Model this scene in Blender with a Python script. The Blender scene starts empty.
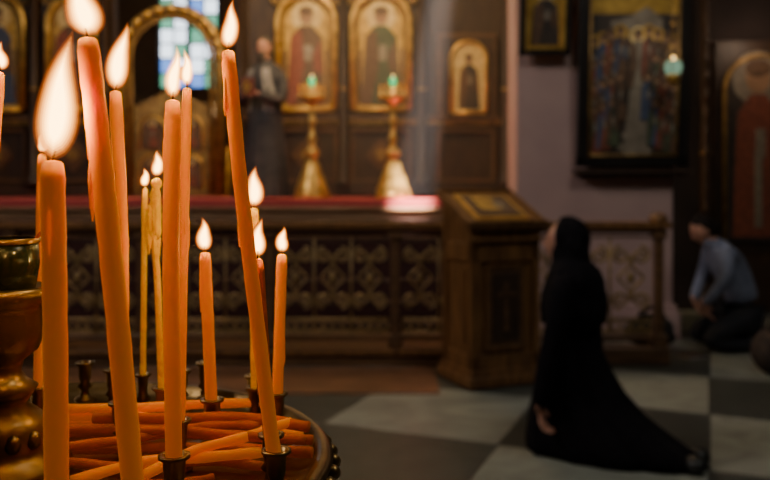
import bpy, bmesh, math, random
from mathutils import Vector, Matrix
random.seed(7)
D=bpy.data; SC=bpy.context.scene
pi=math.pi

# ---------------------------------------------------------------- materials
def mat(name,col,rough=.6,metal=0.0,col2=None,scale=8,emis=None,es=0,bump=0,sss=0,stretch=None,trans=0,spec=.5):
    m=D.materials.new(name); m.use_nodes=True
    nt=m.node_tree; p=nt.nodes['Principled BSDF']
    p.inputs['Base Color'].default_value=(*col,1)
    p.inputs['Roughness'].default_value=rough
    p.inputs['Metallic'].default_value=metal
    p.inputs['Specular IOR Level'].default_value=spec
    if trans: p.inputs['Transmission Weight'].default_value=trans
    if sss:
        p.inputs['Subsurface Weight'].default_value=sss
        p.inputs['Subsurface Radius'].default_value=(1,.4,.05)
        p.inputs['Subsurface Scale'].default_value=.014
    if emis:
        p.inputs['Emission Color'].default_value=(*emis,1)
        p.inputs['Emission Strength'].default_value=es
    tc=nt.nodes.new('ShaderNodeTexCoord'); mp=nt.nodes.new('ShaderNodeMapping')
    nt.links.new(tc.outputs['Object'],mp.inputs[0])
    if stretch: mp.inputs['Scale'].default_value=stretch
    nz=nt.nodes.new('ShaderNodeTexNoise'); nz.inputs['Scale'].default_value=scale; nz.inputs['Detail'].default_value=5
    nt.links.new(mp.outputs[0],nz.inputs['Vector'])
    c2=col2 if col2 else tuple(c*.7 for c in col)
    r=nt.nodes.new('ShaderNodeValToRGB')
    r.color_ramp.elements[0].position=.35; r.color_ramp.elements[1].position=.65
    r.color_ramp.elements[0].color=(*col,1); r.color_ramp.elements[1].color=(*c2,1)
    nt.links.new(nz.outputs['Fac'],r.inputs[0]); nt.links.new(r.outputs[0],p.inputs['Base Color'])
    if bump:
        b=nt.nodes.new('ShaderNodeBump'); b.inputs['Strength'].default_value=bump; b.inputs['Distance'].default_value=.02
        nt.links.new(nz.outputs['Fac'],b.inputs['Height']); nt.links.new(b.outputs[0],p.inputs['Normal'])
    return m

def emit(name,col,s,additive=False):
    m=D.materials.new(name); m.use_nodes=True; nt=m.node_tree
    nt.nodes.remove(nt.nodes['Principled BSDF']); out=nt.nodes['Material Output']
    e=nt.nodes.new('ShaderNodeEmission'); e.inputs[0].default_value=(*col,1); e.inputs[1].default_value=s
    if additive:
        t=nt.nodes.new('ShaderNodeBsdfTransparent'); a=nt.nodes.new('ShaderNodeAddShader')
        nt.links.new(e.outputs[0],a.inputs[0]); nt.links.new(t.outputs[0],a.inputs[1]); nt.links.new(a.outputs[0],out.inputs[0])
    else: nt.links.new(e.outputs[0],out.inputs[0])
    return m

M={}
M['wax']=mat('beeswax_orange',(1,.30,.0),.55,0,(.92,.235,.0),30,emis=(1,.23,.0),es=.16,bump=.08,sss=.5,spec=.10)  # even orange emission stands in for flame light passing through the wax
M['waxdark']=mat('beeswax_dark',(.55,.12,.0),.55,0,(.42,.08,.0),40,sss=.4,bump=.1,emis=(1,.16,.0),es=.03,spec=.10)  # faint emission added as translucent glow, the wax is no light source
M['waxyel']=mat('beeswax_yellow',(.9,.48,.0),.5,0,(.85,.36,.0),60,sss=.5,bump=.4,emis=(1,.38,.0),es=.10,spec=.10)  # emission imitates light scattered inside the wax
M['wick']=mat('burnt_wick',(.02,.015,.012),.9)
FL=[]
NS=8
for i in range(NS):
    t=i/(NS-1); s_=.10+2.3*t**1.3
    FL.append(('flame_%d'%(i+1),emit('flame_%d'%(i+1),(1,.16+.50*t**.8,.01+.22*t**1.5),s_,True),1.30-.88*t,1.08-.48*t,-.0015+.007*t))
for n_,m_,*_r in FL: M[n_]=m_
M['brass']=mat('old_brass',(.36,.22,.07),.34,.9,(.16,.09,.03),14,bump=.15)
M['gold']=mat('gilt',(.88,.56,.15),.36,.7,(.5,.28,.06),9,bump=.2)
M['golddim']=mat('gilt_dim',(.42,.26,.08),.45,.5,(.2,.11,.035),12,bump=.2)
M['iron']=mat('rail_bronze',(.36,.235,.095),.5,.35,(.2,.13,.05),14)
M['wood']=mat('oak_wood',(.23,.105,.034),.42,0,(.10,.043,.015),5,stretch=(6,6,.8),bump=.06)
M['wooddk']=mat('dark_walnut',(.055,.028,.014),.5,0,(.028,.013,.008),5,stretch=(5,5,.8),bump=.08)
M['woodmid']=mat('rail_wood',(.15,.075,.034),.4,0,(.075,.037,.018),5,stretch=(.8,6,6))
M['woodtrim']=mat('platform_edge_wood',(.34,.20,.11),.4,0,(.24,.13,.07),5,stretch=(.8,6,6))
M['carpet']=mat('red_carpet',(.45,.07,.07),.95,0,(.33,.045,.045),60,bump=.2)
M['carpetdk']=mat('dark_stair_carpet',(.05,.012,.010),.95,0,(.03,.009,.008),30,bump=.2)
M['stairwood']=mat('stair_wood',(.03,.016,.011),.6,0,(.02,.01,.007),5)
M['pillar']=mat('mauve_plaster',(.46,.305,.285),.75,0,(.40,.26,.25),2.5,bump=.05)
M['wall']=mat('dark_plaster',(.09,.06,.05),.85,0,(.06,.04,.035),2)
M['walldk']=mat('darker_plaster',(.035,.022,.02),.9,0,(.02,.013,.012),2)  # even tone, darker than the back wall plaster
M['black']=mat('black_cloth',(.008,.006,.008),.9,0,(.004,.003,.005),25,bump=.15,spec=.15)
M['blackshoe']=mat('black_leather',(.008,.008,.008),.5)
M['skin']=mat('skin',(.55,.28,.19),.5,0,(.48,.22,.15),10,sss=.1)
M['hair']=mat('dark_hair',(.018,.010,.008),.7,0,(.010,.006,.005),40,stretch=(8,8,1),spec=.2)
M['beard']=mat('grey_beard',(.10,.075,.06),.8,0,(.05,.04,.03),40)
M['shirt']=mat('blue_grey_shirt',(.20,.215,.30),.8,0,(.14,.155,.23),18,bump=.3)
M['trouser']=mat('dark_trousers',(.012,.012,.018),.85)
M['robe']=mat('priest_robe',(.055,.05,.056),.8,0,(.03,.028,.033),12,bump=.2)
M['stole']=mat('pale_stole',(.38,.35,.33),.7,0,(.28,.26,.25),30)
M['frameblk']=mat('black_frame',(.015,.012,.011),.35)
M['green']=mat('green_glass',(.028,.04,.014),.2,0,(.012,.016,.007),3)
M['greenlit']=emit('green_lamp_glass',(.12,1,.3),1.1)
M['lampwhite']=emit('lamp_glow',(.45,.75,.5),.45)
M['pt_gold']=mat('icon_gold',(.62,.38,.08),.45,.3,(.36,.21,.045),12)
M['pt_goldb']=mat('icon_pale_gold',(.72,.55,.25),.5,.2,(.55,.38,.14),12)
M['pt_red']=mat('icon_red',(.26,.07,.035),.6,0,(.15,.04,.025),20)
M['pt_blue']=mat('icon_blue',(.07,.09,.15),.6,0,(.045,.055,.10),20)
M['pt_green']=mat('icon_green',(.08,.10,.05),.6,0,(.04,.05,.03),20)
M['pt_brown']=mat('icon_brown',(.14,.075,.04),.6,0,(.08,.04,.022),20)
M['pt_pale']=mat('icon_pale',(.26,.215,.16),.6,0,(.17,.135,.10),10)
M['pt_skin']=mat('icon_skin',(.36,.2,.11),.6)
M['pt_dark']=mat('icon_dark',(.035,.026,.022),.5,0,(.06,.04,.03),6)
M['glassw']=emit('window_pale',(.8,.9,1),3.2)
M['glassb']=emit('window_blue',(.18,.38,1),1.6)
M['glassg']=emit('window_green',(.25,.8,.5),1.0)
M['lead']=mat('window_lead',(.02,.02,.02),.6)
M['bagdk']=mat('bag_cloth',(.03,.025,.022),.9,0,(.015,.012,.012),15,bump=.3)
M['bagbr']=mat('bag_brown',(.06,.035,.025),.85,0,(.03,.02,.015),15,bump=.3)
M['paper']=mat('paper',(.45,.42,.42),.8)

def floor_mat():
    m=D.materials.new('marble_chequer'); m.use_nodes=True; nt=m.node_tree; N=nt.nodes; L=nt.links
    p=N['Principled BSDF']; tc=N.new('ShaderNodeTexCoord')
    def dot(v):
        d=N.new('ShaderNodeVectorMath'); d.operation='DOT_PRODUCT'; d.inputs[1].default_value=v
        L.new(tc.outputs['Object'],d.inputs[0]); return d.outputs['Value']
    u=dot((.927,-.376,0)); v=dot((.376,.927,0))
    c=N.new('ShaderNodeCombineXYZ'); L.new(u,c.inputs[0]); L.new(v,c.inputs[1]); c.inputs[2].default_value=.5
    ck=N.new('ShaderNodeTexChecker'); ck.inputs['Scale'].default_value=1
    ck.inputs['Color1'].default_value=(.048,.051,.044,1); ck.inputs['Color2'].default_value=(.25,.255,.215,1)
    L.new(c.outputs[0],ck.inputs['Vector'])
    nz=N.new('ShaderNodeTexNoise'); nz.inputs['Scale'].default_value=3; nz.inputs['Detail'].default_value=8; nz.inputs['Distortion'].default_value=1.5
    L.new(tc.outputs['Object'],nz.inputs['Vector'])
    r=N.new('ShaderNodeValToRGB'); r.color_ramp.elements[0].position=.3; r.color_ramp.elements[1].position=.7
    r.color_ramp.elements[0].color=(.6,.6,.6,1); r.color_ramp.elements[1].color=(1.15,1.15,1.15,1)
    L.new(nz.outputs['Fac'],r.inputs[0])
    mx=N.new('ShaderNodeMix'); mx.data_type='RGBA'; mx.blend_type='MULTIPLY'; mx.inputs[0].default_value=1
    L.new(ck.outputs['Color'],mx.inputs[6]); L.new(r.outputs[0],mx.inputs[7])
    bk=N.new('ShaderNodeTexBrick'); bk.offset=0; bk.inputs['Scale'].default_value=1
    bk.inputs['Brick Width'].default_value=1; bk.inputs['Row Height'].default_value=1; bk.inputs['Mortar Size'].default_value=.006
    L.new(c.outputs[0],bk.inputs['Vector'])
    m2=N.new('ShaderNodeMix'); m2.data_type='RGBA'; L.new(bk.outputs['Fac'],m2.inputs[0])
    L.new(mx.outputs[2],m2.inputs[6]); m2.inputs[7].default_value=(.03,.028,.025,1)
    L.new(m2.outputs[2],p.inputs['Base Color']); p.inputs['Roughness'].default_value=.4
    return m
M['floor']=floor_mat()

# ---------------------------------------------------------------- builder
class B:
    def __init__(s): s.bm=bmesh.new(); s.mats=[]
    def mi(s,m):
        m=M[m] if isinstance(m,str) else m
        if m not in s.mats: s.mats.append(m)
        return s.mats.index(m)
    def add(s,vs,fs,m,smooth=False,T=None):
        i=s.mi(m); bv=[s.bm.verts.new((T@Vector(v)) if T else v) for v in vs]
        for f in fs:
            try:
                fc=s.bm.faces.new([bv[k] for k in f]); fc.material_index=i; fc.smooth=smooth
            except ValueError: pass
    def box(s,c,d,m,T=None):
        x,y,z=c; a,b,h=d[0]/2,d[1]/2,d[2]/2
        e=min(a,b,h)*.18; e=min(e,.008)
        vs=[];idx={}
        for sx in(-1,1):
            for sy in(-1,1):
                for sz in(-1,1):
                    for k in range(3):
                        o=[a-e,b-e,h-e]; o[k]+=e
                        idx[(sx,sy,sz,k)]=len(vs); vs.append((x+sx*o[0],y+sy*o[1],z+sz*o[2]))
        fs=[]
        for k in range(3):
            o=[q for q in range(3) if q!=k]
            for sk in(-1,1):
                f=[]
                for (p,q) in((-1,-1),(1,-1),(1,1),(-1,1)):
                    sg=[0,0,0]; sg[k]=sk; sg[o[0]]=p; sg[o[1]]=q; f.append(idx[(*sg,k)])
                fs.append(f)
            for p in(-1,1):
                for q in(-1,1):
                    sg=[0,0,0]; sg[o[0]]=p; sg[o[1]]=q
                    s0=list(sg); s0[k]=-1; s1=list(sg); s1[k]=1
                    fs.append([idx[(*s0,o[0])],idx[(*s1,o[0])],idx[(*s1,o[1])],idx[(*s0,o[1])]])
        for sx in(-1,1):
            for sy in(-1,1):
                for sz in(-1,1): fs.append([idx[(sx,sy,sz,k)] for k in range(3)])
        s.add(vs,fs,m,False,T)
    def lathe(s,prof,m,loc=(0,0,0),n=28,T=None,cap=True):
        vs=[];fs=[]
        for r,z in prof:
            for k in range(n):
                a=2*pi*k/n; vs.append((loc[0]+r*math.cos(a),loc[1]+r*math.sin(a),loc[2]+z))
        for j in range(len(prof)-1):
            for k in range(n):
                fs.append((j*n+k,j*n+(k+1)%n,(j+1)*n+(k+1)%n,(j+1)*n+k))
        if cap: fs.append(tuple(range(n))); fs.append(tuple((len(prof)-1)*n+k for k in range(n)))
        s.add(vs,fs,m,True,T)
    def tube(s,pts,rad,m,n=8,T=None):
        pts=[Vector(p) for p in pts]; L=len(pts)
        if not isinstance(rad,(list,tuple)): rad=[rad]*L
        t0=(pts[1]-pts[0]).normalized(); up=Vector((0,1,0)) if abs(t0.y)<.9 else Vector((1,0,0))
        nrm=(up-t0*up.dot(t0)).normalized(); vs=[];fs=[]
        for i,p in enumerate(pts):
            t=(pts[min(i+1,L-1)]-pts[max(i-1,0)]).normalized()
            nrm=(nrm-t*nrm.dot(t)).normalized(); bn=t.cross(nrm)
            for k in range(n):
                a=2*pi*k/n; vs.append(p+(nrm*math.cos(a)+bn*math.sin(a))*rad[i])
        for j in range(L-1):
            for k in range(n): fs.append((j*n+k,j*n+(k+1)%n,(j+1)*n+(k+1)%n,(j+1)*n+k))
        fs.append(tuple(range(n))); fs.append(tuple((L-1)*n+k for k in range(n)))
        s.add(vs,fs,m,True,T)
    def prism(s,poly,y0,y1,m,T=None):
        n=len(poly); vs=[(x,y0,z) for x,z in poly]+[(x,y1,z) for x,z in poly]
        fs=[tuple(range(n)),tuple(range(2*n-1,n-1,-1))]+[(k,(k+1)%n,n+(k+1)%n,n+k) for k in range(n)]
        s.add(vs,fs,m,False,T)
    def loft(s,rings,m,T=None,smooth=True):
        n=len(rings[0]); vs=[v for r in rings for v in r]; fs=[]
        for j in range(len(rings)-1):
            for k in range(n): fs.append((j*n+k,j*n+(k+1)%n,(j+1)*n+(k+1)%n,(j+1)*n+k))
        fs.append(tuple(range(n))); fs.append(tuple((len(rings)-1)*n+k for k in range(n)))
        s.add(vs,fs,m,smooth,T)
    def ell(s,c,r,m,nu=20,nv=12,T=None,fn=None):
        vs=[];fs=[]
        for j in range(nv+1):
            ph=pi*j/nv
            for k in range(nu):
                a=2*pi*k/nu; d=Vector((math.sin(ph)*math.cos(a),math.sin(ph)*math.sin(a),math.cos(ph)))
                v=Vector((d.x*r[0],d.y*r[1],d.z*r[2]))
                if fn: v=fn(d,v)
                vs.append(v+Vector(c))
        for j in range(nv):
            for k in range(nu): fs.append((j*nu+k,j*nu+(k+1)%nu,(j+1)*nu+(k+1)%nu,(j+1)*nu+k))
        s.add(vs,fs,m,True,T)
    def done(s,name,parent=None,loc=(0,0,0),rot=(0,0,0),weld=True):
        if weld: bmesh.ops.remove_doubles(s.bm,verts=s.bm.verts,dist=1e-5)
        bmesh.ops.recalc_face_normals(s.bm,faces=s.bm.faces)
        me=D.meshes.new(name); s.bm.to_mesh(me); s.bm.free()
        for m in s.mats: me.materials.append(m)
        o=D.objects.new(name,me); SC.collection.objects.link(o)
        o.location=loc; o.rotation_euler=rot
        if parent: o.parent=parent
        return o
def empty(name,loc=(0,0,0),rot=(0,0,0)):
    o=D.objects.new(name,None); o.empty_display_size=.1; SC.collection.objects.link(o); o.location=loc; o.rotation_euler=rot; return o
def skin(name,pts,edges,m,parent=None,sub=2):
    me=D.meshes.new(name); me.from_pydata([p[:3] for p in pts],edges,[]); me.materials.append(M[m])
    o=D.objects.new(name,me); SC.collection.objects.link(o)
    if parent: o.parent=parent
    sk=o.modifiers.new('Skin','SKIN'); sk.use_smooth_shade=True
    for i,p in enumerate(pts):
        d=me.skin_vertices[0].data[i]; r=p[3]; d.radius=(r,r) if not isinstance(r,tuple) else r; d.use_root=(i==0)
    ss=o.modifiers.new('Sub','SUBSURF'); ss.levels=sub; ss.render_levels=sub
    return o
def cat(P,n=8):
    P=[Vector(p) for p in P]; Q=[P[0]*2-P[1]]+P+[P[-1]*2-P[-2]]; out=[]
    for i in range(1,len(Q)-2):
        a,b,c,d=Q[i-1:i+3]
        for k in range(n):
            t=k/n; out.append(.5*((2*b)+(c-a)*t+(2*a-5*b+4*c-d)*t*t+(3*b-a-3*c+d)*t**3))
    out.append(P[-1]); return out
def arch(x0,x1,z0,zs,n=16):
    cx=(x0+x1)/2; r=(x1-x0)/2
    return [(x0,z0)]+[(cx-r*math.cos(pi*k/n),zs+r*math.sin(pi*k/n)) for k in range(n+1)]+[(x1,z0)]
def disc(cx,cz,r,n=20,ry=None):
    ry=ry or r
    return [(cx+r*math.cos(2*pi*k/n),cz+ry*math.sin(2*pi*k/n)) for k in range(n)]

# ---------------------------------------------------------------- people parts
def head(name,parent,loc,rot,hair='hair',hairlen=0,beard=False,scarf=False,s=1.0):
    b=B()
    def fn(d,v):
        v=v.copy()
        if d.z<0: v.x*=1-.28*(-d.z); 
        front=max(0,-d.y)
        v.y-=.022*math.exp(-((d.x/.16)**2+((d.z+.12)/.17)**2))*(front>0)      # nose
        for sx in(-.36,.36): v.y+=.010*math.exp(-(((d.x-sx)/.16)**2+((d.z-.08)/.12)**2))*(front>0)
        v.y-=.006*math.exp(-((d.x/.5)**2+((d.z-.26)/.1)**2))*(front>0)          # brow
        v.y-=.007*math.exp(-((d.x/.2)**2+((d.z+.5)/.06)**2))*(front>0)          # lips
        v.y-=.012*math.exp(-((d.x/.25)**2+((d.z+.85)/.2)**2))*(d.y<.2)          # chin
        if d.z<-.3 and d.y>0: v.y*=.8
        return v
    b.ell((0,0,0),(.076,.094,.115),'skin',40,30,fn=fn)
    for sx in(-1,1):
        b.ell((sx*.029,-.080,.008),(.011,.008,.007),'pt_pale',10,8)
        b.ell((sx*.029,-.087,.008),(.005,.003,.005),'wick',8,6)
        b.ell((sx*.029,-.088,.026),(.016,.004,.0035),hair,10,6)
        b.ell((sx*.077,.005,-.005),(.010,.018,.030),'skin',12,10)
    b.ell((0,-.093,-.055),(.020,.006,.007),'pt_red',12,8)
    b.tube([(0,.012,-.06),(0,.02,-.11),(0,.03,-.17)],[.05,.048,.055],'skin',16)
    if not scarf:
        b.ell((0,.018,.024),(.090,.102,.113),hair,28,20,fn=lambda d,v:Vector((v.x,v.y+(.055*max(0,-d.y)*(1 if d.z<.45 else .2)),v.z)))
        if hairlen: b.ell((0,.075,-.03),(.055,.05,.07+hairlen),hair,20,14)
        if hairlen==0: b.ell((0,.05,-.02),(.082,.062,.08),hair,20,14)
    if beard:
        b.ell((0,-.062,-.095),(.055,.040,.075),'beard',20,14,fn=lambda d,v:Vector((v.x*(1-.35*max(0,-d.z)),v.y,v.z)))
    o=b.done(name,parent,loc,rot,weld=False); o.scale=(s,s,s); return o
def hand(name,parent,loc,rot,side=1,curl=.35):
    # wrist at origin, fingers toward -Z, palm facing +Y, thumb toward side*X
    P=[(0,0,-.045,(.026,.015)),(0,0,0,(.022,.017)),(0,0,.03,(.022,.019))]; E=[(0,1),(1,2)]
    ln=[.038,.044,.041,.032]; 
    for i in range(4):
        x=side*(.027-.018*i); k=len(P)
        P.append((x,0,-.085,.0095)); E.append((0,k))
        z=-.085;y=0;a=curl*.5
        for j in range(3):
            l=ln[i]*(1,.68,.5)[j]; z-=l*math.cos(a); y+=l*math.sin(a); a+=curl
            P.append((x+side*(.002*(1.5-i)),y,z,.0085-.001*j)); E.append((k+j,k+j+1))
    k=len(P)
    P.append((side*.022,.006,-.022,.012)); E.append((0,k))
    P.append((side*.044,.016,-.048,.010)); E.append((k,k+1))
    P.append((side*.052,.026,-.078,.0085)); E.append((k+1,k+2))
    o=skin(name,P,E,'skin',parent,1); o.location=loc; o.rotation_euler=rot; return o

# ---------------------------------------------------------------- room shell
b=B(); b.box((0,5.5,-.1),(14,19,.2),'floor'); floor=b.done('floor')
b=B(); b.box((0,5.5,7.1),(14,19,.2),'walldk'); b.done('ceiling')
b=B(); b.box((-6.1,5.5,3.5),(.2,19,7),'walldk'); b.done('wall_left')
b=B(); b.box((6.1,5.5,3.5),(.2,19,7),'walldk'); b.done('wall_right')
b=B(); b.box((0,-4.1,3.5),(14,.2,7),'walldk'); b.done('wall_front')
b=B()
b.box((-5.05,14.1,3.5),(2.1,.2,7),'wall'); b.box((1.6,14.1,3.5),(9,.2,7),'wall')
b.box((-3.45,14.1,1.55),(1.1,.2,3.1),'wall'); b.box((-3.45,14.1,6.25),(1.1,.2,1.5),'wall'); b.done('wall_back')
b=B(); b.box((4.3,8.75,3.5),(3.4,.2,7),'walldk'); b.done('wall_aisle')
# stained glass window
b=B(); x0=-3.98; w=.5
for c in range(2):
    for r in range(9):
        for q in range(2):
            mm=random.choice(['glassw','glassw','glassw','glassb','glassg']) if r>0 else random.choice(['glassb','glassg'])
            b.box((x0+.03+c*.53+.12+q*.24,14.08,3.22+r*.26),(.225,.02,.235),mm)
    for q in range(3): b.box((x0+.03+c*.53+q*.24,14.06,4.3),(.02,.05,2.4),'lead')
for r in range(10): b.box((-3.45,14.06,3.09+r*.26),(1.06,.05,.022),'lead')
b.box((-3.45,14.03,4.3),(.05,.09,2.4),'lead')
b.done('window_1')

b=B(); b.box((-2.25,5.46,.004),(5.2,.74,.008),mat('brown_marble_band',(.20,.09,.045),.35,0,(.11,.05,.025),4)); 
b.done('trim_floor_band')
b=B(); b.box((-2.2,6.24,.06),(6.8,.72,.12),'woodmid'); b.box((-2.2,5.885,.105),(6.84,.05,.03),'wood'); b.done('chancel_step')

# solea and steps
b=B()
XR=1.95; XL=-5.95; cx=(XR+XL)/2; wd=XR-XL
b.box((cx,9.45,.6),(wd,3.5,1.2),'wooddk')
b.box((cx,9.43,1.205),(wd-.03,3.5,.015),'carpet')
b.box((cx,7.655,1.175),(wd-.03,.06,.075),'carpet')
b.box((cx,7.68,1.06),(wd,.06,.15),'woodtrim')
b.box((cx,7.655,1.122),(wd,.09,.03),'woodtrim')
b.box((cx,7.67,.98),(wd,.05,.03),'golddim')
b.done('raised_sanctuary_platform')
b=B()
n=6
for i in range(n):
    h=.17*(i+1); y0=6.64+i*.165
    b.box((-2.4,(y0+7.605)/2,h/2),(6.6,7.605-y0,h),'stairwood')
    b.box((-2.4,y0+.07,h+.004),(6.5,.13,.012),'carpetdk'); b.box((-2.4,y0-.006,h-.085),(6.5,.012,.14),'carpetdk')
    b.box((-2.4,y0-.008,h-.005),(6.62,.02,.016),'wooddk')
b.done('sanctuary_stairs')

# ---------------------------------------------------------------- iconostasis
def saint(b,cx,y,z0,h,robe,mantle,halo='pt_goldb',hw=None):
    hw=hw or h*.2
    body=[(cx-hw,z0),(cx-hw*.92,z0+h*.35),(cx-hw*.8,z0+h*.68),(cx-hw*.3,z0+h*.79),(cx+hw*.3,z0+h*.79),(cx+hw*.8,z0+h*.68),(cx+hw*.92,z0+h*.35),(cx+hw,z0)]
    b.prism(disc(cx,z0+h*.88,h*.15),y-.003,y,halo)
    b.prism(body,y-.006,y-.001,robe)
    b.prism([(cx-hw,z0),(cx-hw*.8,z0+h*.68),(cx-hw*.25,z0+h*.76),(cx-hw*.1,z0+h*.4),(cx-hw*.5,z0)],y-.009,y-.004,mantle)
    b.prism([(cx+hw*.35,z0+h*.5),(cx+hw*.75,z0+h*.66),(cx+hw*.9,z0+h*.3),(cx+hw*.4,z0+h*.34)],y-.009,y-.004,mantle)
    b.prism([(cx-hw*.1,z0+h*.44),(cx+hw*.28,z0+h*.44),(cx+hw*.28,z0+h*.6),(cx-hw*.1,z0+h*.6)],y-.011,y-.006,'pt_pale')
    b.prism(disc(cx,z0+h*.885,h*.068,ry=h*.088),y-.008,y-.003,'pt_skin')
    b.prism(disc(cx,z0+h*.935,h*.074,ry=h*.05),y-.010,y-.005,'pt_brown')
def column(b,x,y,z0,z1,r,m='wooddk',cap='golddim'):
    H=z1-z0
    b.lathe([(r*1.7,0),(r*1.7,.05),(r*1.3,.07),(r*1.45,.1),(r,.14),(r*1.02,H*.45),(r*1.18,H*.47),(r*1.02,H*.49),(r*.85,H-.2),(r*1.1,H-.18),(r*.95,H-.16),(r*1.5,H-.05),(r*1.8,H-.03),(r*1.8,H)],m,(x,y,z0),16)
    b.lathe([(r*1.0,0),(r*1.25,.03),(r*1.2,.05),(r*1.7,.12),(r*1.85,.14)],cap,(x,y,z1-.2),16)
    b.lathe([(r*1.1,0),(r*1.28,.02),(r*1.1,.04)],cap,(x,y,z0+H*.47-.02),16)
b=B()
YF=10.0
b.box((-4.63,YF+.12,3.22),(2.45,.2,3.96),'wooddk')
b.box((.025,YF+.12,3.22),(3.85,.2,3.96),'wooddk')
b.box((-2.65,YF+.12,4.95),(1.6,.2,.5),'wooddk')
for (xa,xb) in((-5.83,-3.42),(-1.9,1.93)):
    c=(xa+xb)/2; w=xb-xa
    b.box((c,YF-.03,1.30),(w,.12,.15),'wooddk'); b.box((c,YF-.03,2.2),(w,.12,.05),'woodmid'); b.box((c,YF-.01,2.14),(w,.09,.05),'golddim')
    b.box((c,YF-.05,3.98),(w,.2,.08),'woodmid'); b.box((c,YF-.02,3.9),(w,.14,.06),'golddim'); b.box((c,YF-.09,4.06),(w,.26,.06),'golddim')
def bay(x0,x1,rb,mt):
    zs=3.38
    b.prism(arch(x0,x1,2.3,zs),YF-.03,YF+.04,'pt_gold')
    P=[(x,YF-.05,z) for x,z in arch(x0,x1,2.3,zs)]
    b.tube(P,.04,'gold',8)
    P=[(x,YF-.04,z) for x,z in arch(x0+.07,x1-.07,2.36,zs)]
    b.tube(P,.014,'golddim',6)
    b.tube([(x0,YF-.05,2.3),(x1,YF-.05,2.3)],.03,'gold',8)
    cx=(x0+x1)/2
    saint(b,cx,YF-.035,2.36,1.25,rb,mt,hw=.24)
    for s in(-1,1): b.prism([(cx+s*.24,2.4),(cx+s*.29,2.4),(cx+s*.28,3.05),(cx+s*.24,3.05)],YF-.036,YF-.031,'pt_brown')
    b.prism([(x0+.09,2.38),(x1-.09,2.38),(x1-.09,2.6),(x0+.09,2.6)],YF-.038,YF-.032,'pt_brown')
    for s in(-1,1):
        xx=cx+s*(x1-x0)*.48
        for rr in(.11,.07): b.tube([(xx+rr*math.cos(a*.5),YF-.02,zs+.34+rr*math.sin(a*.5)) for a in range(13)],.014,'golddim',5)
    zz=1.42; zt=2.05
    for (a,c,d) in(((x0+x1)/2,zz,0),((x0+x1)/2,zt,0)): b.box((a,YF-.0,c),(x1-x0,.07,.045),'woodmid')
    for xx in(x0,x1): b.box((xx,YF,(zz+zt)/2),(.045,.066,zt-zz+.04),'woodmid')
    b.prism([(cx,zz+.1),(cx+.2,(zz+zt)/2),(cx,zt-.1),(cx-.2,(zz+zt)/2)],YF-.01,YF+.03,'woodmid')
    b.prism(disc(cx,(zz+zt)/2,.07),YF-.03,YF+.01,'golddim')
bay(-1.34,-.62,'pt_brown','pt_red'); bay(-.41,.31,'pt_green','pt_brown')
bay(-4.2,-3.6,'pt_brown','pt_red'); bay(-5.2,-4.5,'pt_blue','pt_brown')
for x in(-1.8,-.515,.46,1.5,-3.48,-4.35,-5.4): column(b,x,YF-.1,1.36,3.88,.055)
b.box((1.02,YF-.02,2.7),(.74,.08,1.1),'woodmid'); b.box((1.02,YF-.05,2.7),(.64,.05,1.0),'wooddk')
b.prism(arch(.84,1.24,2.28,2.92),YF-.08,YF-.03,'pt_goldb')
b.tube([(x,YF-.09,z) for x,z in arch(.82,1.26,2.26,2.92)],.022,'gold',8); b.tube([(.82,YF-.09,2.26),(1.26,YF-.09,2.26)],.022,'gold',8)
saint(b,1.04,YF-.082,2.3,.7,'pt_dark','pt_brown',hw=.13)
for zz in(1.42,2.05): b.box((1.02,YF,zz),(.72,.07,.045),'woodmid')
for xx in(.68,1.36): b.box((xx,YF,1.735),(.045,.066,.67),'woodmid')
for i in range(8):
    x=-1.7+i*.45; b.tube([(x+.2*math.cos(a*pi/10),YF-.1,4.12+.22*math.sin(a*pi/10)) for a in range(11)],.02,'golddim',6)
    b.tube([(x+.1*math.cos(a*pi/10),YF-.1,4.12+.11*math.sin(a*pi/10)) for a in range(11)],.014,'golddim',6)
b.done('iconostasis',weld=False)

b=B(); cx=-2.66
P=[(x,YF-.02,z) for x,z in arch(cx-.6,cx+.6,1.24,2.95,24)]
b.tube(P,.075,'golddim',12); 
P=[(x,YF-.06,z) for x,z in arch(cx-.5,cx+.5,1.24,2.95,24)]; b.tube(P,.03,'golddim',8)
for k in range(13):
    a=pi*k/12; b.ell((cx-.6*math.cos(a),YF-.09,2.95+.6*math.sin(a)),(.05,.03,.05),'gold',10,8)
for s in(-1,1):
    xa=cx+s*.24
    pts=[(xa-.23,1.25),(xa+.23,1.25),(xa+.23,2.35+(.22 if s<0 else 0)),(xa+.1*s*-1,2.5),(xa-.23,2.35+(.22 if s>0 else 0))]
    b.prism(pts,YF-.02,YF+.02,'golddim')
    for zc in(1.5,1.98):
        b.prism(arch(xa-.15,xa+.15,zc-.17,zc+.08),YF-.04,YF,'pt_brown'); b.tube([(x,YF-.045,z) for x,z in arch(xa-.15,xa+.15,zc-.17,zc+.08)],.014,'gold',6)
        saint(b,xa,YF-.042,zc-.15,.34,'pt_red','pt_brown',hw=.07)
b.box((cx,YF,1.24),(1.3,.12,.04),'wood')
b.done('royal_doors',weld=False)

b=B(); b.box((0,0,.5),(.9,.6,1.0),'pt_gold'); b.box((0,0,1.02),(1.0,.7,.05),'gold'); b.box((0,-.31,.5),(.6,.02,.7),'pt_red')
b.lathe([(.12,0),(.12,.02),(.03,.05),(.03,.3),(.09,.35),(.1,.45),(.05,.55),(.01,.6)],'gold',(0,0,1.045)); 
b.done('altar_table',loc=(-2.75,12.2,0.9))
b=B(); b.box((-2.4,12.62,.45),(6.9,2.7,.9),'wooddk'); b.done('sanctuary_floor')

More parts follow.
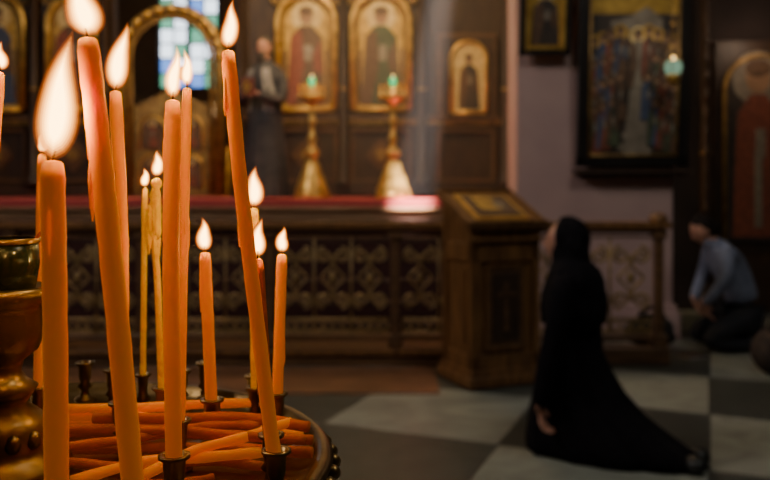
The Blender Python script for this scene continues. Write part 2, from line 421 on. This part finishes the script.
# ---------------------------------------------------------------- brass candlesticks on platform
def candlestick(x,y):
    b=B()
    b.lathe([(.19,0),(.19,.03),(.175,.05),(.185,.09),(.15,.15),(.135,.22),(.10,.30),(.085,.36),(.05,.42),(.075,.46),(.08,.50),(.04,.55),(.03,.60),(.06,.64),(.03,.68),(.025,.78),(.05,.83),(.028,.88),(.024,.98),(.05,1.02),(.16,1.06),(.17,1.085),(.03,1.09),(.02,1.12),(.02,1.2)],'gold',n=28)
    for k in range(3):
        a=2*pi*k/3+.4; b.ell((.18*math.cos(a),.18*math.sin(a),.03),(.04,.04,.03),'gold',12,8)
    b.lathe([(.015,1.19),(.03,1.22),(.036,1.26),(.034,1.29)],'greenlit',n=16)
    for k in range(6):
        a=2*pi*k/6; px,py=.13*math.cos(a),.13*math.sin(a)
        b.lathe([(.012,0),(.01,.02),(.018,.05)],'gold',(px,py,1.085),10)
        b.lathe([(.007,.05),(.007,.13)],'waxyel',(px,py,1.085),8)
    b.ell((0,0,1.31),(.009,.009,.02),'flame_7',10,8)
    return b.done('brass_floor_candlestick',loc=(x,y,1.213),weld=False)
candlestick(-.785,8.6); candlestick(.086,8.6)

# ---------------------------------------------------------------- chancel rail
def spiral(cx,cz,r,turns,a0,dr,n=22):
    return [(cx+r*(1-.8*k/n)*math.cos(a0+dr*turns*2*pi*k/n),0,cz+r*(1-.8*k/n)*math.sin(a0+dr*turns*2*pi*k/n)) for k in range(n+1)]
b=B(); YR=6.0; zb=.122
posts=[-2.8,-1.82,-.86,.075,1.01,2.05]
for i,x in enumerate(posts):
    b.box((x,YR,zb+.45),(.065,.065,.9),'woodmid'); b.box((x,YR,zb+.05),(.11,.11,.1),'woodmid'); b.box((x,YR,zb+.84),(.1,.1,.05),'woodmid')
b.box(((posts[0]+posts[-1])/2,YR,zb+.915),(posts[-1]-posts[0]+.16,.13,.05),'wood')
b.box(((posts[0]+posts[-1])/2,YR,zb+.87),(posts[-1]-posts[0]+.1,.08,.03),'woodmid')
b.box(((posts[0]+posts[-1])/2,YR,zb+.07),(posts[-1]-posts[0],.06,.04),'woodmid')
b.box((1.67,YR,.0625),(.9,.13,.122),'woodmid')
b.ell((2.05,YR,zb+.96),(.07,.07,.05),'wood',14,8)
for i in range(len(posts)-1):
    xa,xb=posts[i]+.05,posts[i+1]-.05; nm=3; w=(xb-xa)/nm
    for z in(zb+.11,zb+.21,zb+.83): b.tube([(xa,YR,z),(xb,YR,z)],.010,'iron',6)
    for k in range(1,nm):
        x=xa+k*w; b.tube([(x,YR,zb+.10),(x,YR,zb+.84)],.010,'iron',6)
    T=Matrix.Translation((0,YR,0))
    for k in range(nm):
        c=xa+(k+.5)*w
        for s in(-1,1):
            b.tube(spiral(c+s*w*.24,zb+.69,w*.215,1.5,pi/2,-s),.012,'iron',6,T)
            b.tube(spiral(c+s*w*.24,zb+.35,w*.215,1.5,-pi/2,s),.012,'iron',6,T)
            b.tube(cat([(c+s*w*.03,YR,zb+.69),(c+s*w*.06,YR,zb+.60),(c+s*w*.30,YR,zb+.52),(c+s*w*.06,YR,zb+.44),(c+s*w*.03,YR,zb+.35)],5),.010,'iron',6)
        b.ell((c,YR,zb+.52),(.03,.014,.045),'iron',10,8)
        for q in range(4):
            xx=xa+(k+(q+.5)/4)*w
            b.tube([(xx+.032*math.cos(a*pi/8),YR,zb+.16+.036*math.sin(a*pi/8)) for a in range(17)],.007,'iron',5)
b.done('chancel_rail',weld=False)

# ---------------------------------------------------------------- pillar & icons
b=B(); b.box((1.835,7.25,3.5),(1.37,.5,7.0),'pillar'); b.box((1.835,7.25,.12),(1.47,.62,.24),'pillar'); b.box((1.835,7.25,.27),(1.42,.56,.06),'pillar')
b.done('stone_pillar')
g=empty('large_framed_icon',(2.125,6.90,1.50),(math.radians(4),0,0))
b=B(); W=.95; H=1.75
for s in(-1,1): b.box((s*(W/2-.045),0,H/2),(.09,.07,H),'frameblk'); b.tube([(s*(W/2-.1),-.03,.09),(s*(W/2-.1),-.03,H-.09)],.012,'golddim',6)
for z in(.045,H-.045): b.box((0,0,z),(W,.07,.09),'frameblk')
for z in(.1,H-.1): b.tube([(-W/2+.1,-.03,z),(W/2-.1,-.03,z)],.012,'golddim',6)
b.done('frame',g)
b=B(); b.box((0,.01,H/2),(W-.15,.03,H-.15),'pt_dark')
y=-.006
b.prism([(-.37,1.30),(.37,1.30),(.37,1.66),(-.37,1.66)],y-.002,y,'pt_gold')
b.prism([(-.2,.95),(.22,.95),(.24,1.26),(.1,1.36),(-.04,1.28),(-.2,1.24)],y-.003,y,'pt_pale')
for q in(-.14,-.04,.06,.16): b.prism(arch(q-.03,q+.03,1.02,1.14,8),y-.005,y,'pt_brown')
b.prism([(-.08,.1),(.16,.1),(.08,.75),(-.02,.75)],y-.003,y,'pt_pale')
for k in range(4): b.prism([(-.12+.03*k,.14+.1*k),(.17-.02*k,.14+.1*k),(.17-.02*k,.2+.1*k),(-.12+.03*k,.2+.1*k)],y-.004,y-.001,'pt_pale')
rs=['pt_blue','pt_red','pt_brown','pt_dark','pt_green','pt_brown','pt_red']
for row in range(4):
    for k in range(4):
        for s in(-1,1):
            xx=s*(.33-.075*k+ .015*(row%2)); zz=.12+row*.19+.03*k
            if abs(xx)<.12: continue
            saint(b,xx,y-.004-.0015*(4-row)-.0005*k,zz,.42,random.choice(rs),random.choice(rs),halo='pt_brown' if random.random()<.6 else 'pt_gold',hw=.06)
saint(b,.03,y-.004,.68,.5,'pt_pale','pt_brown',hw=.08)
b.done('painted_panel',g,weld=False)
b=B(); b.box((2.135,6.91,1.46),(1.0,.14,.035),'wooddk'); b.box((2.135,6.94,1.43),(.9,.08,.03),'wooddk'); b.done('trim_icon_shelf')
g=empty('small_framed_icon',(1.375,6.9,2.46),(math.radians(8),0,0))
b=B()
for s in(-1,1): b.box((s*.195,0,.33),(.05,.05,.66),'frameblk'); b.box((s*.155,-.008,.33),(.03,.05,.58),'gold')
for z in(.025,.635): b.box((0,0,z),(.44,.05,.05),'frameblk')
for z in(.065,.595): b.box((0,-.008,z),(.34,.05,.03),'gold')
b.box((0,.01,.33),(.32,.02,.54),'pt_gold'); saint(b,0,-.002,.09,.48,'pt_dark','pt_brown',hw=.12)
b.done('frame',g,weld=False)

b=B(); b.lathe([(.005,-.08),(.03,-.07),(.055,-.03),(.06,.0),(.05,.005)],'gold',n=20)
b.lathe([(.03,-.0),(.055,.02),(.07,.055),(.066,.09),(.045,.12)],'lampwhite',n=24)
b.ell((0,0,.13),(.02,.02,.03),'flame_7',10,8)
for k in range(3):
    a=2*pi*k/3; b.tube([(.058*math.cos(a),.058*math.sin(a),.0),(.075*math.cos(a),.075*math.sin(a),.07),(.0,.0,.42)],.004,'brass',5)
b.tube([(0,0,.42),(0,0,4.72)],.005,'brass',5); b.lathe([(.01,.4),(.03,.42),(.01,.45)],'brass',n=12)
b.done('hanging_oil_lamp',loc=(2.36,6.55,2.24),weld=False)

b=B()
b.box((4.02,8.6,1.75),(.98,.08,2.3),'wooddk'); b.prism(arch(3.62,4.38,.75,2.35),8.52,8.57,'pt_dark')
b.tube([(x,8.52,z) for x,z in arch(3.62,4.38,.75,2.35)],.025,'golddim',8)
saint(b,3.97,8.515,.8,1.92,'pt_red','pt_red','pt_pale',hw=.27)
b.prism([(3.93,.9),(4.01,.9),(4.01,1.7),(3.93,1.7)],8.500,8.506,'pt_pale')
b.box((4.02,8.58,.3),(.98,.12,.6),'wooddk')
b.done('saint_icon_panel',weld=False)
b=B(); column(b,3.42,8.54,0,3.6,.045,'wooddk','golddim')
for k in range(14): b.ell((3.42,8.50,.5+k*.2),(.035,.02,.07),'wooddk',10,8)
b.done('carved_column',weld=False)

# ---------------------------------------------------------------- lectern (analogion)
b=B(); W=.52; Dp=.42
def hz(y): return 1.05+.19*(y/Dp)
b.box((W/2,Dp/2,.035),(W+.06,Dp+.06,.07),'wood'); b.box((W/2,Dp/2,.09),(W+.03,Dp+.03,.04),'wood')
t=.055
def wedge(x0,x1,y0,y1,z0,m,off=0):
    vs=[(x0,y0,z0),(x1,y0,z0),(x1,y1,z0),(x0,y1,z0),(x0,y0,hz(y0)+off),(x1,y0,hz(y0)+off),(x1,y1,hz(y1)+off),(x0,y1,hz(y1)+off)]
    b.add(vs,[(0,1,2,3),(4,5,6,7),(0,1,5,4),(1,2,6,5),(2,3,7,6),(3,0,4,7)],m)
for x in(0,W-t):
    for yy in(0,Dp-t): wedge(x,x+t,yy,yy+t,.1,'wood')
wedge(.02,W-.02,.02,Dp-.02,.1,'wood',-.005)
wedge(.01,W-.01,.01,Dp-.01,.93,'wood',-.003)
b.box((W/2,.015,.16),(W-.02,.03,.1),'wood'); b.box((W/2,.015,.88),(W-.02,.03,.12),'wood')
b.box((W/2,Dp-.015,.16),(W-.02,.03,.1),'wood'); b.box((W/2,Dp-.015,.88),(W-.02,.03,.12),'wood')
for x in(.015,W-.015):
    b.box((x,Dp/2,.16),(.03,Dp-.02,.1),'wood'); b.box((x,Dp/2,.88),(.03,Dp-.02,.12),'wood')
    b.box((x,Dp/2,.52),(.012,Dp-.2,.5),'wood')
b.box((W/2,.012,.52),(.28,.02,.52),'woodmid'); b.box((W/2,.004,.52),(.2,.02,.44),'wooddk')
b.box((W/2,-.006,.52),(.03,.012,.32),'woodmid'); b.box((W/2,-.006,.6),(.14,.012,.03),'woodmid')
for s in(-1,1):
    b.box((W/2+s*.14,.006,.52),(.018,.03,.56),'wood'); b.box((W/2,.006,.52+s*.27),(.3,.03,.018),'wood')
b.box((W/2,-.012,.965),(W+.03,.03,.025),'wood')
ang=math.atan2(.19,Dp); T=Matrix.Translation((W/2,Dp/2,hz(Dp/2)+.012))@Matrix.Rotation(ang,4,'X')
b.box((0,0,0),(W+.08,.54,.03),'wood',T)
b.box((0,-.26,.025),(W+.08,.02,.04),'wood',T); b.box((0,.26,.02),(W+.08,.015,.03),'wood',T)
for s in(-1,1): b.box((s*(W/2+.03),0,.02),(.015,.54,.03),'wood',T)
b.box((0,.0,.022),(.40,.38,.016),'gold',T); b.box((0,0,.03),(.33,.31,.012),'pt_brown',T)
b.box((-.03,.02,.036),(.16,.2,.006),'pt_gold',T); b.box((.06,.0,.038),(.07,.1,.004),'pt_pale',T)
b.done('wooden_lectern',loc=(.558,5.19,0.009),rot=(0,0,math.radians(22)),weld=False)

# ---------------------------------------------------------------- kneeling woman in black
fdir=Vector((-.89,.45,0)).normalized(); d=-fdir; pr=Vector((.45,.89,0)).normalized(); K=Vector((.80,4.05,0))
g=empty('kneeling_woman_in_black',K)
def L(s,q,z): return d*s+pr*q+Vector((0,0,z))
b=B(); rings=[]
R=[(.004,-.08,.76,.20),(.05,-.085,.74,.21),(.1,-.08,.66,.21),(.16,-.07,.57,.205),(.22,-.06,.49,.20),(.3,-.04,.41,.195),(.4,-.01,.345,.185),(.5,.02,.295,.175),(.6,.035,.285,.17),(.7,.035,.30,.175),(.78,.03,.31,.185),(.85,.035,.30,.195),(.9,.045,.28,.18),(.94,.06,.24,.14),(.97,.075,.2,.09),(1.0,.085,.185,.06)]
NR=72
for (z,s0,s1,q) in R:
    c=(s0+s1)/2; a=(s1-s0)/2; ring=[]
    for k in range(NR):
        th=2*pi*k/NR; f=max(0,1-z/.95); 
        w=1+ (.035*math.sin(7*th+2.2*z)+.03*math.sin(13*th+1+3*z)+.015*math.sin(23*th))*f
        ct,st=math.cos(th),math.sin(th)
        qq=q*(1-.25*max(0,ct)*f)
        ring.append(L(c+a*w*math.copysign(abs(ct)**.9,ct),qq*w*math.copysign(abs(st)**.9,st),z))
    rings.append(ring)
b.loft(rings,'black'); 
for s in(-1,1): b.ell(L(.73,s*.07,.045),(.05,.06,.04),'blackshoe',14,10)
b.done('robe',g,weld=False)
ang=math.atan2(fdir.y,fdir.x)+pi/2
hd=head('head',g,L(.105,0,1.035),(math.radians(-4),0,ang),scarf=True,s=.93)
b=B()
def sc(dv,v):
    v=v.copy()
    if dv.y<-.35: v.y*=.62
    return v
b.ell((0,.022,.010),(.094,.112,.116),'black',36,24,fn=sc)
rg=[]
for (z,rx,y0,y1) in[(.03,.092,-.052,.125),(-.04,.094,-.058,.128),(-.10,.098,-.055,.13),(-.15,.13,-.07,.155),(-.20,.18,-.085,.185),(-.27,.20,-.105,.21),(-.34,.205,-.11,.215),(-.40,.2,-.105,.205)]:
    rg.append([Vector((rx*(1+.02*math.sin(11*t))*math.cos(t),(y0+y1)/2+(y1-y0)/2*math.sin(t)*(1+.02*math.sin(9*t)),z+.02*math.sin(5*t)*(z<-.25))) for t in [2*pi*k/48 for k in range(48)]])
b.loft(rg,'black')
b.done('headscarf',g,L(.105,0,1.045),(0,0,ang),weld=False)
def LP(s,q,z,r): v=L(s,q,z); return (v.x,v.y,v.z,r)
skin('sleeve_near',[LP(.15,-.14,.90,.075),LP(.15,-.2,.80,.066),LP(.12,-.225,.62,.056),LP(.08,-.235,.44,.052),LP(.05,-.235,.26,.048)],[(0,1),(1,2),(2,3),(3,4)],'black',g)
skin('sleeve_far',[LP(.15,.14,.90,.075),LP(.14,.19,.80,.066),LP(.11,.18,.62,.056),LP(.06,.14,.46,.05),LP(.02,.10,.40,.045)],[(0,1),(1,2),(2,3),(3,4)],'black',g)
hand('hand_near',g,L(.045,-.235,.265),(math.radians(10),math.radians(8),ang),side=-1,curl=.6).scale=(.88,.88,.88)
hand('hand_far',g,L(.0,.09,.38),(math.radians(30),0,ang),side=1,curl=.4).scale=(.88,.88,.88)

# ---------------------------------------------------------------- kneeling person in shirt
g=empty('kneeling_person_in_shirt',(2.56,6.5,0))
torso=[(.35,0,.36,.15),(.325,0,.48,.135),(.27,0,.62,.145),(.19,0,.75,.14),(.13,0,.84,.095),(.08,0,.90,.05),
 (.15,-.17,.80,.07),(.12,-.22,.62,.055),(.03,-.16,.45,.045),(-.01,-.10,.39,.036),
 (.15,.17,.80,.07),(.12,.22,.62,.055),(.03,.16,.45,.045),(-.01,.10,.39,.036)]
skin('shirt',torso,[(0,1),(1,2),(2,3),(3,4),(4,5),(3,6),(6,7),(7,8),(8,9),(3,10),(10,11),(11,12),(12,13)],'shirt',g)
legs=[(.35,0,.30,.145),(.30,-.12,.26,.105),(.14,-.14,.19,.09),(.0,-.14,.10,.075),(.18,-.14,.07,.062),(.38,-.12,.06,.045),(.46,-.12,.045,.04),
      (.30,.12,.26,.105),(.14,.14,.19,.09),(.0,.14,.10,.075),(.18,.14,.07,.062),(.38,.12,.06,.045),(.46,.12,.045,.04)]
skin('trousers',legs,[(0,1),(1,2),(2,3),(3,4),(4,5),(5,6),(0,7),(7,8),(8,9),(9,10),(10,11),(11,12)],'trouser',g)
for s in(-1,1): hand('hand_%d'%(1 if s<0 else 2),g,(-.02,s*.09,.40),(math.radians(25),0,-pi/2),side=-s,curl=.3)
head('head',g,(.02,0,.975),(math.radians(32),0,-pi/2),'hair',.0,s=.98)
b=B(); b.ell((.12,0,1.0),(.05,.05,.045),'hair',14,10); b.lathe([(.062,0),(.058,.035)],'shirt',(.075,0,.865),20,cap=False); b.done('hair_bun_and_collar',g,weld=False)
b=B()
for s in(-1,1): b.ell((.48,s*.12,.05),(.08,.042,.045),'blackshoe',14,10)
b.done('shoes',g)

def bag(name,loc,r,m,mh):
    b=B()
    def fn(dv,v):
        v=v.copy(); k=1+.08*math.sin(5*dv.x+3*dv.z)+.06*math.sin(7*dv.y)
        v.x*=k; v.y*=k
        if v.z<0: v.z*=.9; v.x*=1.06
        if dv.z>.6: v.x*=.75; v.y*=.7
        return v
    b.ell((0,0,r[2]*.9),r,m,30,20,fn=fn)
    for s in(-.3,.3): b.tube(cat([(-r[0]*.5,s*r[1],r[2]*1.6),(-r[0]*.25,s*r[1],r[2]*2.15),(r[0]*.25,s*r[1],r[2]*2.15),(r[0]*.5,s*r[1],r[2]*1.6)],5),.012,mh,6)
    return b.done(name,loc=loc,weld=False)
bag('cloth_bag',(2.2,6.6,.0),(.2,.14,.15),'bagdk','black')
bag('shopping_bag',(2.74,5.6,0),(.15,.13,.2),'bagbr','bagdk')
b=B(); b.box((0,0,.012),(.2,.15,.018),'paper'); b.box((0,0,.002),(.21,.155,.004),'bagbr'); b.box((0,0,.0225),(.21,.155,.003),'bagbr'); b.done('prayer_book',loc=(2.38,6.2,0.002),rot=(0,0,.4))

# ---------------------------------------------------------------- priest
g=empty('standing_priest',(-1.335,8.9,1.213),(0,0,math.radians(-25)))
b=B(); prof=[(0.0,.29,.25),(.03,.29,.25),(.3,.26,.22),(.6,.235,.19),(.9,.205,.16),(1.05,.19,.145),(1.2,.205,.15),(1.33,.225,.15),(1.42,.215,.13),(1.47,.16,.1),(1.5,.08,.075),(1.53,.065,.065)]
rings=[]
for z,rx,ry in prof:
    rings.append([((rx*(1+.04*math.sin(9*t)*max(0,1-z/1.1)))*math.cos(t),(ry*(1+.05*math.sin(11*t)*max(0,1-z/1.1)))*math.sin(t),z) for t in[2*pi*k/56 for k in range(56)]])
b.loft(rings,'robe')
def surf(x,z,off=.008):
    for i in range(len(prof)-1):
        if prof[i][0]<=z<=prof[i+1][0]:
            f=(z-prof[i][0])/(prof[i+1][0]-prof[i][0]); rx=prof[i][1]*(1-f)+prof[i+1][1]*f; ry=prof[i][2]*(1-f)+prof[i+1][2]*f
            return -(ry*1.04)*math.sqrt(max(0,1-(x/rx)**2))-off
    return 0
for xs in(-.16,-.10,.10,.16):
    vs=[];zs=[.95+.025*k for k in range(20)]
    for z in zs:
        xx=xs*(1 if z<1.2 else 1-.25*(z-1.2)/.2); wdt=.02
        for x in(xx-wdt,xx+wdt): vs.append((x,surf(x,z,.012),z))
    b.add(vs,[(2*k,2*k+1,2*k+3,2*k+2) for k in range(19)],'stole',True)
b.done('cassock_and_stole',g,weld=False)
for s in(-1,1):
    skin('sleeve_%d'%(1 if s<0 else 2),[(s*.19,0,1.38,.075),(s*.25,-.02,1.2,.07),(s*.25,-.08,1.06,.07),(s*.15,-.22,1.1,.07),(s*.09,-.26,1.13,.06)],[(0,1),(1,2),(2,3),(3,4)],'robe',g)
    hand('hand_%d'%(1 if s<0 else 2),g,(s*.075,-.275,1.14),(math.radians(60),0,s*math.radians(-40)),side=-s,curl=.5)
b=B(); b.box((0,-.34,1.19),(.15,.02,.2),'pt_red'); b.box((0,-.352,1.19),(.05,.004,.13),'gold'); b.box((0,-.352,1.2),(.1,.004,.03),'gold'); b.done('gospel_book',g)
head('head',g,(0,-.015,1.655),(0,0,0),'beard',.03,beard=True)

# ---------------------------------------------------------------- candle stand
TC=Vector((-.28,.6,0)); TZ=1.09; R=.235
g=empty('brass_candle_stand',(TC.x,TC.y,0))
b=B()
b.lathe([(.0,TZ-.012),(.06,TZ-.02),(R-.02,TZ-.012),(R,TZ-.004),(R+.006,TZ+.006),(R+.002,TZ+.010),(R-.006,TZ+.010),(R-.01,TZ+.004),(R-.02,TZ),(.0,TZ)],'brass',n=72,cap=False)
for k in range(60):
    a=2*pi*k/60; b.ell(((R+.006)*math.cos(a),(R+.006)*math.sin(a),TZ-.002),(.006,.006,.006),'brass',8,6)
b.lathe([(.18,0),(.18,.03),(.14,.05),(.06,.09),(.035,.16),(.03,.45),(.05,.5),(.028,.55),(.026,.95),(.05,1.0),(.035,1.03),(.08,1.07)],'brass',n=28)
b.done('tray_and_stem',g,weld=False)
b=B()
b.lathe([(.05,0),(.05,.006),(.036,.012),(.034,.02),(.036,.03),(.030,.04),(.018,.05),(.022,.056),(.026,.062),(.018,.068),(.014,.074),(.016,.082),(.026,.090),(.031,.102),(.030,.118),(.033,.124),(.038,.128),(.039,.137),(.034,.138),(.028,.134)],'brass',(-.008,0,TZ),36)
for k in range(14):
    a=2*pi*k/14; b.ell((-.008+.034*math.cos(a),.034*math.sin(a),TZ+.027),(.006,.006,.007),'brass',8,6)
b.lathe([(.012,.132),(.024,.136),(.027,.155),(.026,.172),(.023,.172),(.024,.155),(.02,.139)],'green',(-.008,0,TZ),32)
b.tube(cat([(.014,0,TZ+.166),(.022,.0,TZ+.178),(.034,0,TZ+.182),(.040,0,TZ+.174),(.034,0,TZ+.168)],6),.0014,'waxdark',6)
b.lathe([(.027,.170),(.028,.174),(.025,.174)],'brass',(-.008,0,TZ),32,cap=False)
b.done('oil_lamp_cup',g,weld=False)

def socket(b,x,y,r=.008):
    b.lathe([(.010,0),(.010,.002),(.005,.005),(.004,.011),(.0075,.014),(.0045,.018),(r+.001,.023),(r+.0015,.034),(r+.0045,.036),(r+.0045,.038),(r+.001,.038),(r,.026)],'brass',(x-TC.x,y-TC.y,TZ),20)
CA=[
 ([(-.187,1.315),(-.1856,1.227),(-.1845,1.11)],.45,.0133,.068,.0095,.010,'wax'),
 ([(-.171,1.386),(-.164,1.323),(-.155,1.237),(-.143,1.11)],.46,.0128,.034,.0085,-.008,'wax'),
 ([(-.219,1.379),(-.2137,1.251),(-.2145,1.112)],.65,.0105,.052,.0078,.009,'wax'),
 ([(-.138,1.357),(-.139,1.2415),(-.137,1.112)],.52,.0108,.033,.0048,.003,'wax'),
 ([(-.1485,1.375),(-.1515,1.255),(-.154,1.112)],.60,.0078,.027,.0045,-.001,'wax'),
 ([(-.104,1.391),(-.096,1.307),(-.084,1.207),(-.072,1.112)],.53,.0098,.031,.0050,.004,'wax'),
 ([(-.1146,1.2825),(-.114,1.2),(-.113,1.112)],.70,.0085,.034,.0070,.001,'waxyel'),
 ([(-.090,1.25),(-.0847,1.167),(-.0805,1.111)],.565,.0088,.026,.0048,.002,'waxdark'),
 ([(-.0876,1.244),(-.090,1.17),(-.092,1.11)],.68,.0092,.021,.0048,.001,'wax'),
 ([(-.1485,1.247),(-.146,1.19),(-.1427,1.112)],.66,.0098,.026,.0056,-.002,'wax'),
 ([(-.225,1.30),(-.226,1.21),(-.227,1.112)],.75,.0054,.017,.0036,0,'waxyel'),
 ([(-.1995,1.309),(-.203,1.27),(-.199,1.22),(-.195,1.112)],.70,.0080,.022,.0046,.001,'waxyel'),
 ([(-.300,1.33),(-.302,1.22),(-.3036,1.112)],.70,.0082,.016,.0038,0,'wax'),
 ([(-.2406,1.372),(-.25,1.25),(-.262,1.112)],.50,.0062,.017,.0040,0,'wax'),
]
sb=B(); lights=[]
for ci,(P,Y,dia,fh,fr,fl,wx) in enumerate(CA):
    base=Vector((P[-1][0],Y,P[-1][1])); b=B(); socket(sb,P[-1][0],Y,dia/2+.0005)
    pts=[Vector((p[0],Y,p[1]))-base for p in P[::-1]]; pts=cat(pts,10)
    r=dia/2; n=len(pts); rad=[]
    for i in range(n):
        rad.append(r*(1+.025*math.sin(i*1.7+ci)+.015*math.sin(i*3.1+2*ci)))
    rad[-1]=r*.85
    if ci==11:
        rad=[r*(.75 if i<n*.55 else 1.05+.3*math.sin(i*2.2)) for i in range(n)]
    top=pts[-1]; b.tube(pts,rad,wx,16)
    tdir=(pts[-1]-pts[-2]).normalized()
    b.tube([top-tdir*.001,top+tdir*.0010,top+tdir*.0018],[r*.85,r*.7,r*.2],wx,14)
    rr=random.Random(ci)
    for k in range(4 if ci!=11 else 22):
        j=rr.randint(int(n*.55),n-2); a=rr.uniform(0,2*pi); q=pts[j]+Vector((math.cos(a),math.sin(a),0))*rad[j]*.9
        e=rr.uniform(.0008,.0014)*(1 if ci!=11 else 2.0)
        b.tube([q,q+Vector((0,0,-.004)),q+Vector((0,0,-.010-rr.random()*.012)),q+Vector((0,0,-.026))],[e*.5,e,e*1.1,e*.4],wx,7)
    wt=top+Vector((fl*.15,0,.007)); b.tube([top,top+Vector((fl*.05,0,.004)),wt],.0007,'wick',6)
    fb=top+Vector((0,0,.0035))
    for mm,_m,sf,hf,off in FL:
        off=off*fh/.04
        N=18; FP=[];FR=[]
        for i in range(N+1):
            t=i/N; h=fh*hf*t+off; x=fl*max(0,h/fh)**1.4+.0012*math.sin(h/fh*7+ci)*t
            FP.append(fb+Vector((x,.0006*math.sin(t*5+ci),h))); FR.append(max(.0002,fr*sf*(math.sin(pi*min(1,t**.62)))**.9))
        b.tube(FP,FR,mm,16)
    b.done('burning_taper_candle',None,base,weld=False)
    lights.append((base+fb+Vector((fl*.4,0,fh*.4)),fh,fr))
for (px,Y) in((-.262,.77),(-.235,.72),(-.122,.745),(-.18,.80),(-.33,.77),(-.30,.80),(-.195,.765)):
    socket(sb,px,Y,.005)
so=sb.done('candle_sockets',g,weld=False)
b=B(); rr=random.Random(5)
LC=[((-.300,.705,.006),(-.068,.655,.010)),((-.292,.672,.006),(-.058,.640,.010)),((-.285,.652,.014),(-.075,.618,.018)),((-.30,.69,.016),(-.12,.66,.020)),((-.25,.628,.006),(-.055,.603,.012)),((-.24,.60,.006),(-.09,.585,.008)),((-.22,.56,.006),(-.085,.60,.014)),((-.24,.66,.022),(-.06,.628,.024)),((-.2,.53,.006),(-.12,.56,.008)),((-.27,.68,.024),(-.10,.70,.024)),((-.25,.615,.012),(-.10,.64,.022)),((-.21,.63,.02),(-.06,.60,.022)),((-.17,.55,.012),(-.075,.635,.026))]
for k,(p,q) in enumerate(LC):
    p=Vector(p);q=Vector(q); sp=q-p
    m1=p+sp*.33+Vector((0,rr.uniform(-.009,.009),rr.uniform(0,.004))); m2=p+sp*.7+Vector((0,rr.uniform(-.009,.009),rr.uniform(0,.004)))
    pp=cat([p,m1,m2,q],8); r0=rr.uniform(.0034,.0046)
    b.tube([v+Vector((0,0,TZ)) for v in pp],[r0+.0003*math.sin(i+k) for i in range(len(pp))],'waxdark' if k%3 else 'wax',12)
b.done('spare_candles_pile',weld=False)

# ---------------------------------------------------------------- incense haze over the platform
hm=D.materials.new('incense_haze'); hm.use_nodes=True; nt=hm.node_tree
nt.nodes.remove(nt.nodes['Principled BSDF']); vs_=nt.nodes.new('ShaderNodeVolumeScatter')
vs_.inputs['Color'].default_value=(.9,.88,.95,1); vs_.inputs['Density'].default_value=.03; vs_.inputs['Anisotropy'].default_value=.1
nt.links.new(vs_.outputs[0],nt.nodes['Material Output'].inputs['Volume'])
M['haze']=hm
b=B(); b.box((.4,8.72,4.0),(2.6,2.0,5.5),'haze'); b.done('incense_smoke')

# ---------------------------------------------------------------- lights
def light(name,typ,loc,energy,col,size=.1,target=None,spot=None,sy=None,blend=.6):
    l=D.lights.new(name,typ); l.energy=energy; l.color=col
    if typ=='AREA':
        l.size=size
        if sy: l.shape='RECTANGLE'; l.size_y=sy
    else: l.shadow_soft_size=size
    if spot: l.spot_size=math.radians(spot); l.spot_blend=blend
    o=D.objects.new(name,l); SC.collection.objects.link(o); o.location=loc
    if target: o.rotation_euler=(Vector(target)-Vector(loc)).to_track_quat('-Z','Y').to_euler()
    return o
for i,(p,fh,fr) in enumerate(lights):
    light('flame_light','POINT',p,.04+1.8*fh,(1,.62,.15),fr*.6)
light('left_fill_light','AREA',(-4.6,3.0,5.6),150,(1,.90,.82),1.6,(2.2,6.4,.9),sy=2.2)  # added unseen area light for pillar and floor, no window built there
light('nave_fill_light','AREA',(2.5,1.5,6.2),72,(.97,.96,.84),1.5,(1.9,5.5,0))  # unseen overhead area light added for the floor
light('beam_spot','SPOT',(1.0,8.1,6.6),30000,(1,.86,.74),.05,(.30,8.45,1.2),6)
light('lip_spot','SPOT',(.9,5.6,6.6),50000,(1,.84,.70),.05,(.25,7.62,1.18),5,blend=1)  # second spot added to brighten the carpet lip of the platform
light('iconostasis_fill','AREA',(-.6,7.8,5.6),185,(1,.68,.32),1.8,(-.6,10,2.6))  # added warm fill aimed at the icons, without a fixture
light('altar_lamp_light','POINT',(-2.6,10.9,2.35),30,(1,.66,.3),.08)
light('icon_lamp_light','POINT',(2.36,6.42,2.55),1.4,(1,.85,.65),.05)
light('saint_fill_light','POINT',(3.9,8.1,2.9),6,(1,.72,.5),.05)  # added to brighten the saint panel, no lamp hangs here
for x in(-.785,.086): light('candlestick_light','POINT',(x,8.3,2.7),9,(1,.7,.33),.05)

w=D.worlds.new('World'); SC.world=w; w.use_nodes=True
w.node_tree.nodes['Background'].inputs[0].default_value=(.3,.2,.15,1); w.node_tree.nodes['Background'].inputs[1].default_value=.02

# ---------------------------------------------------------------- camera
cam=D.cameras.new('camera'); co=D.objects.new('camera',cam); SC.collection.objects.link(co)
co.location=(0,0,1.3); co.rotation_euler=(pi/2,0,0)
cam.sensor_width=36; cam.lens=37.4; cam.shift_y=-50/770; cam.clip_start=.02; cam.clip_end=60
cam.dof.use_dof=True; cam.dof.focus_distance=.54; cam.dof.aperture_fstop=7
SC.camera=co
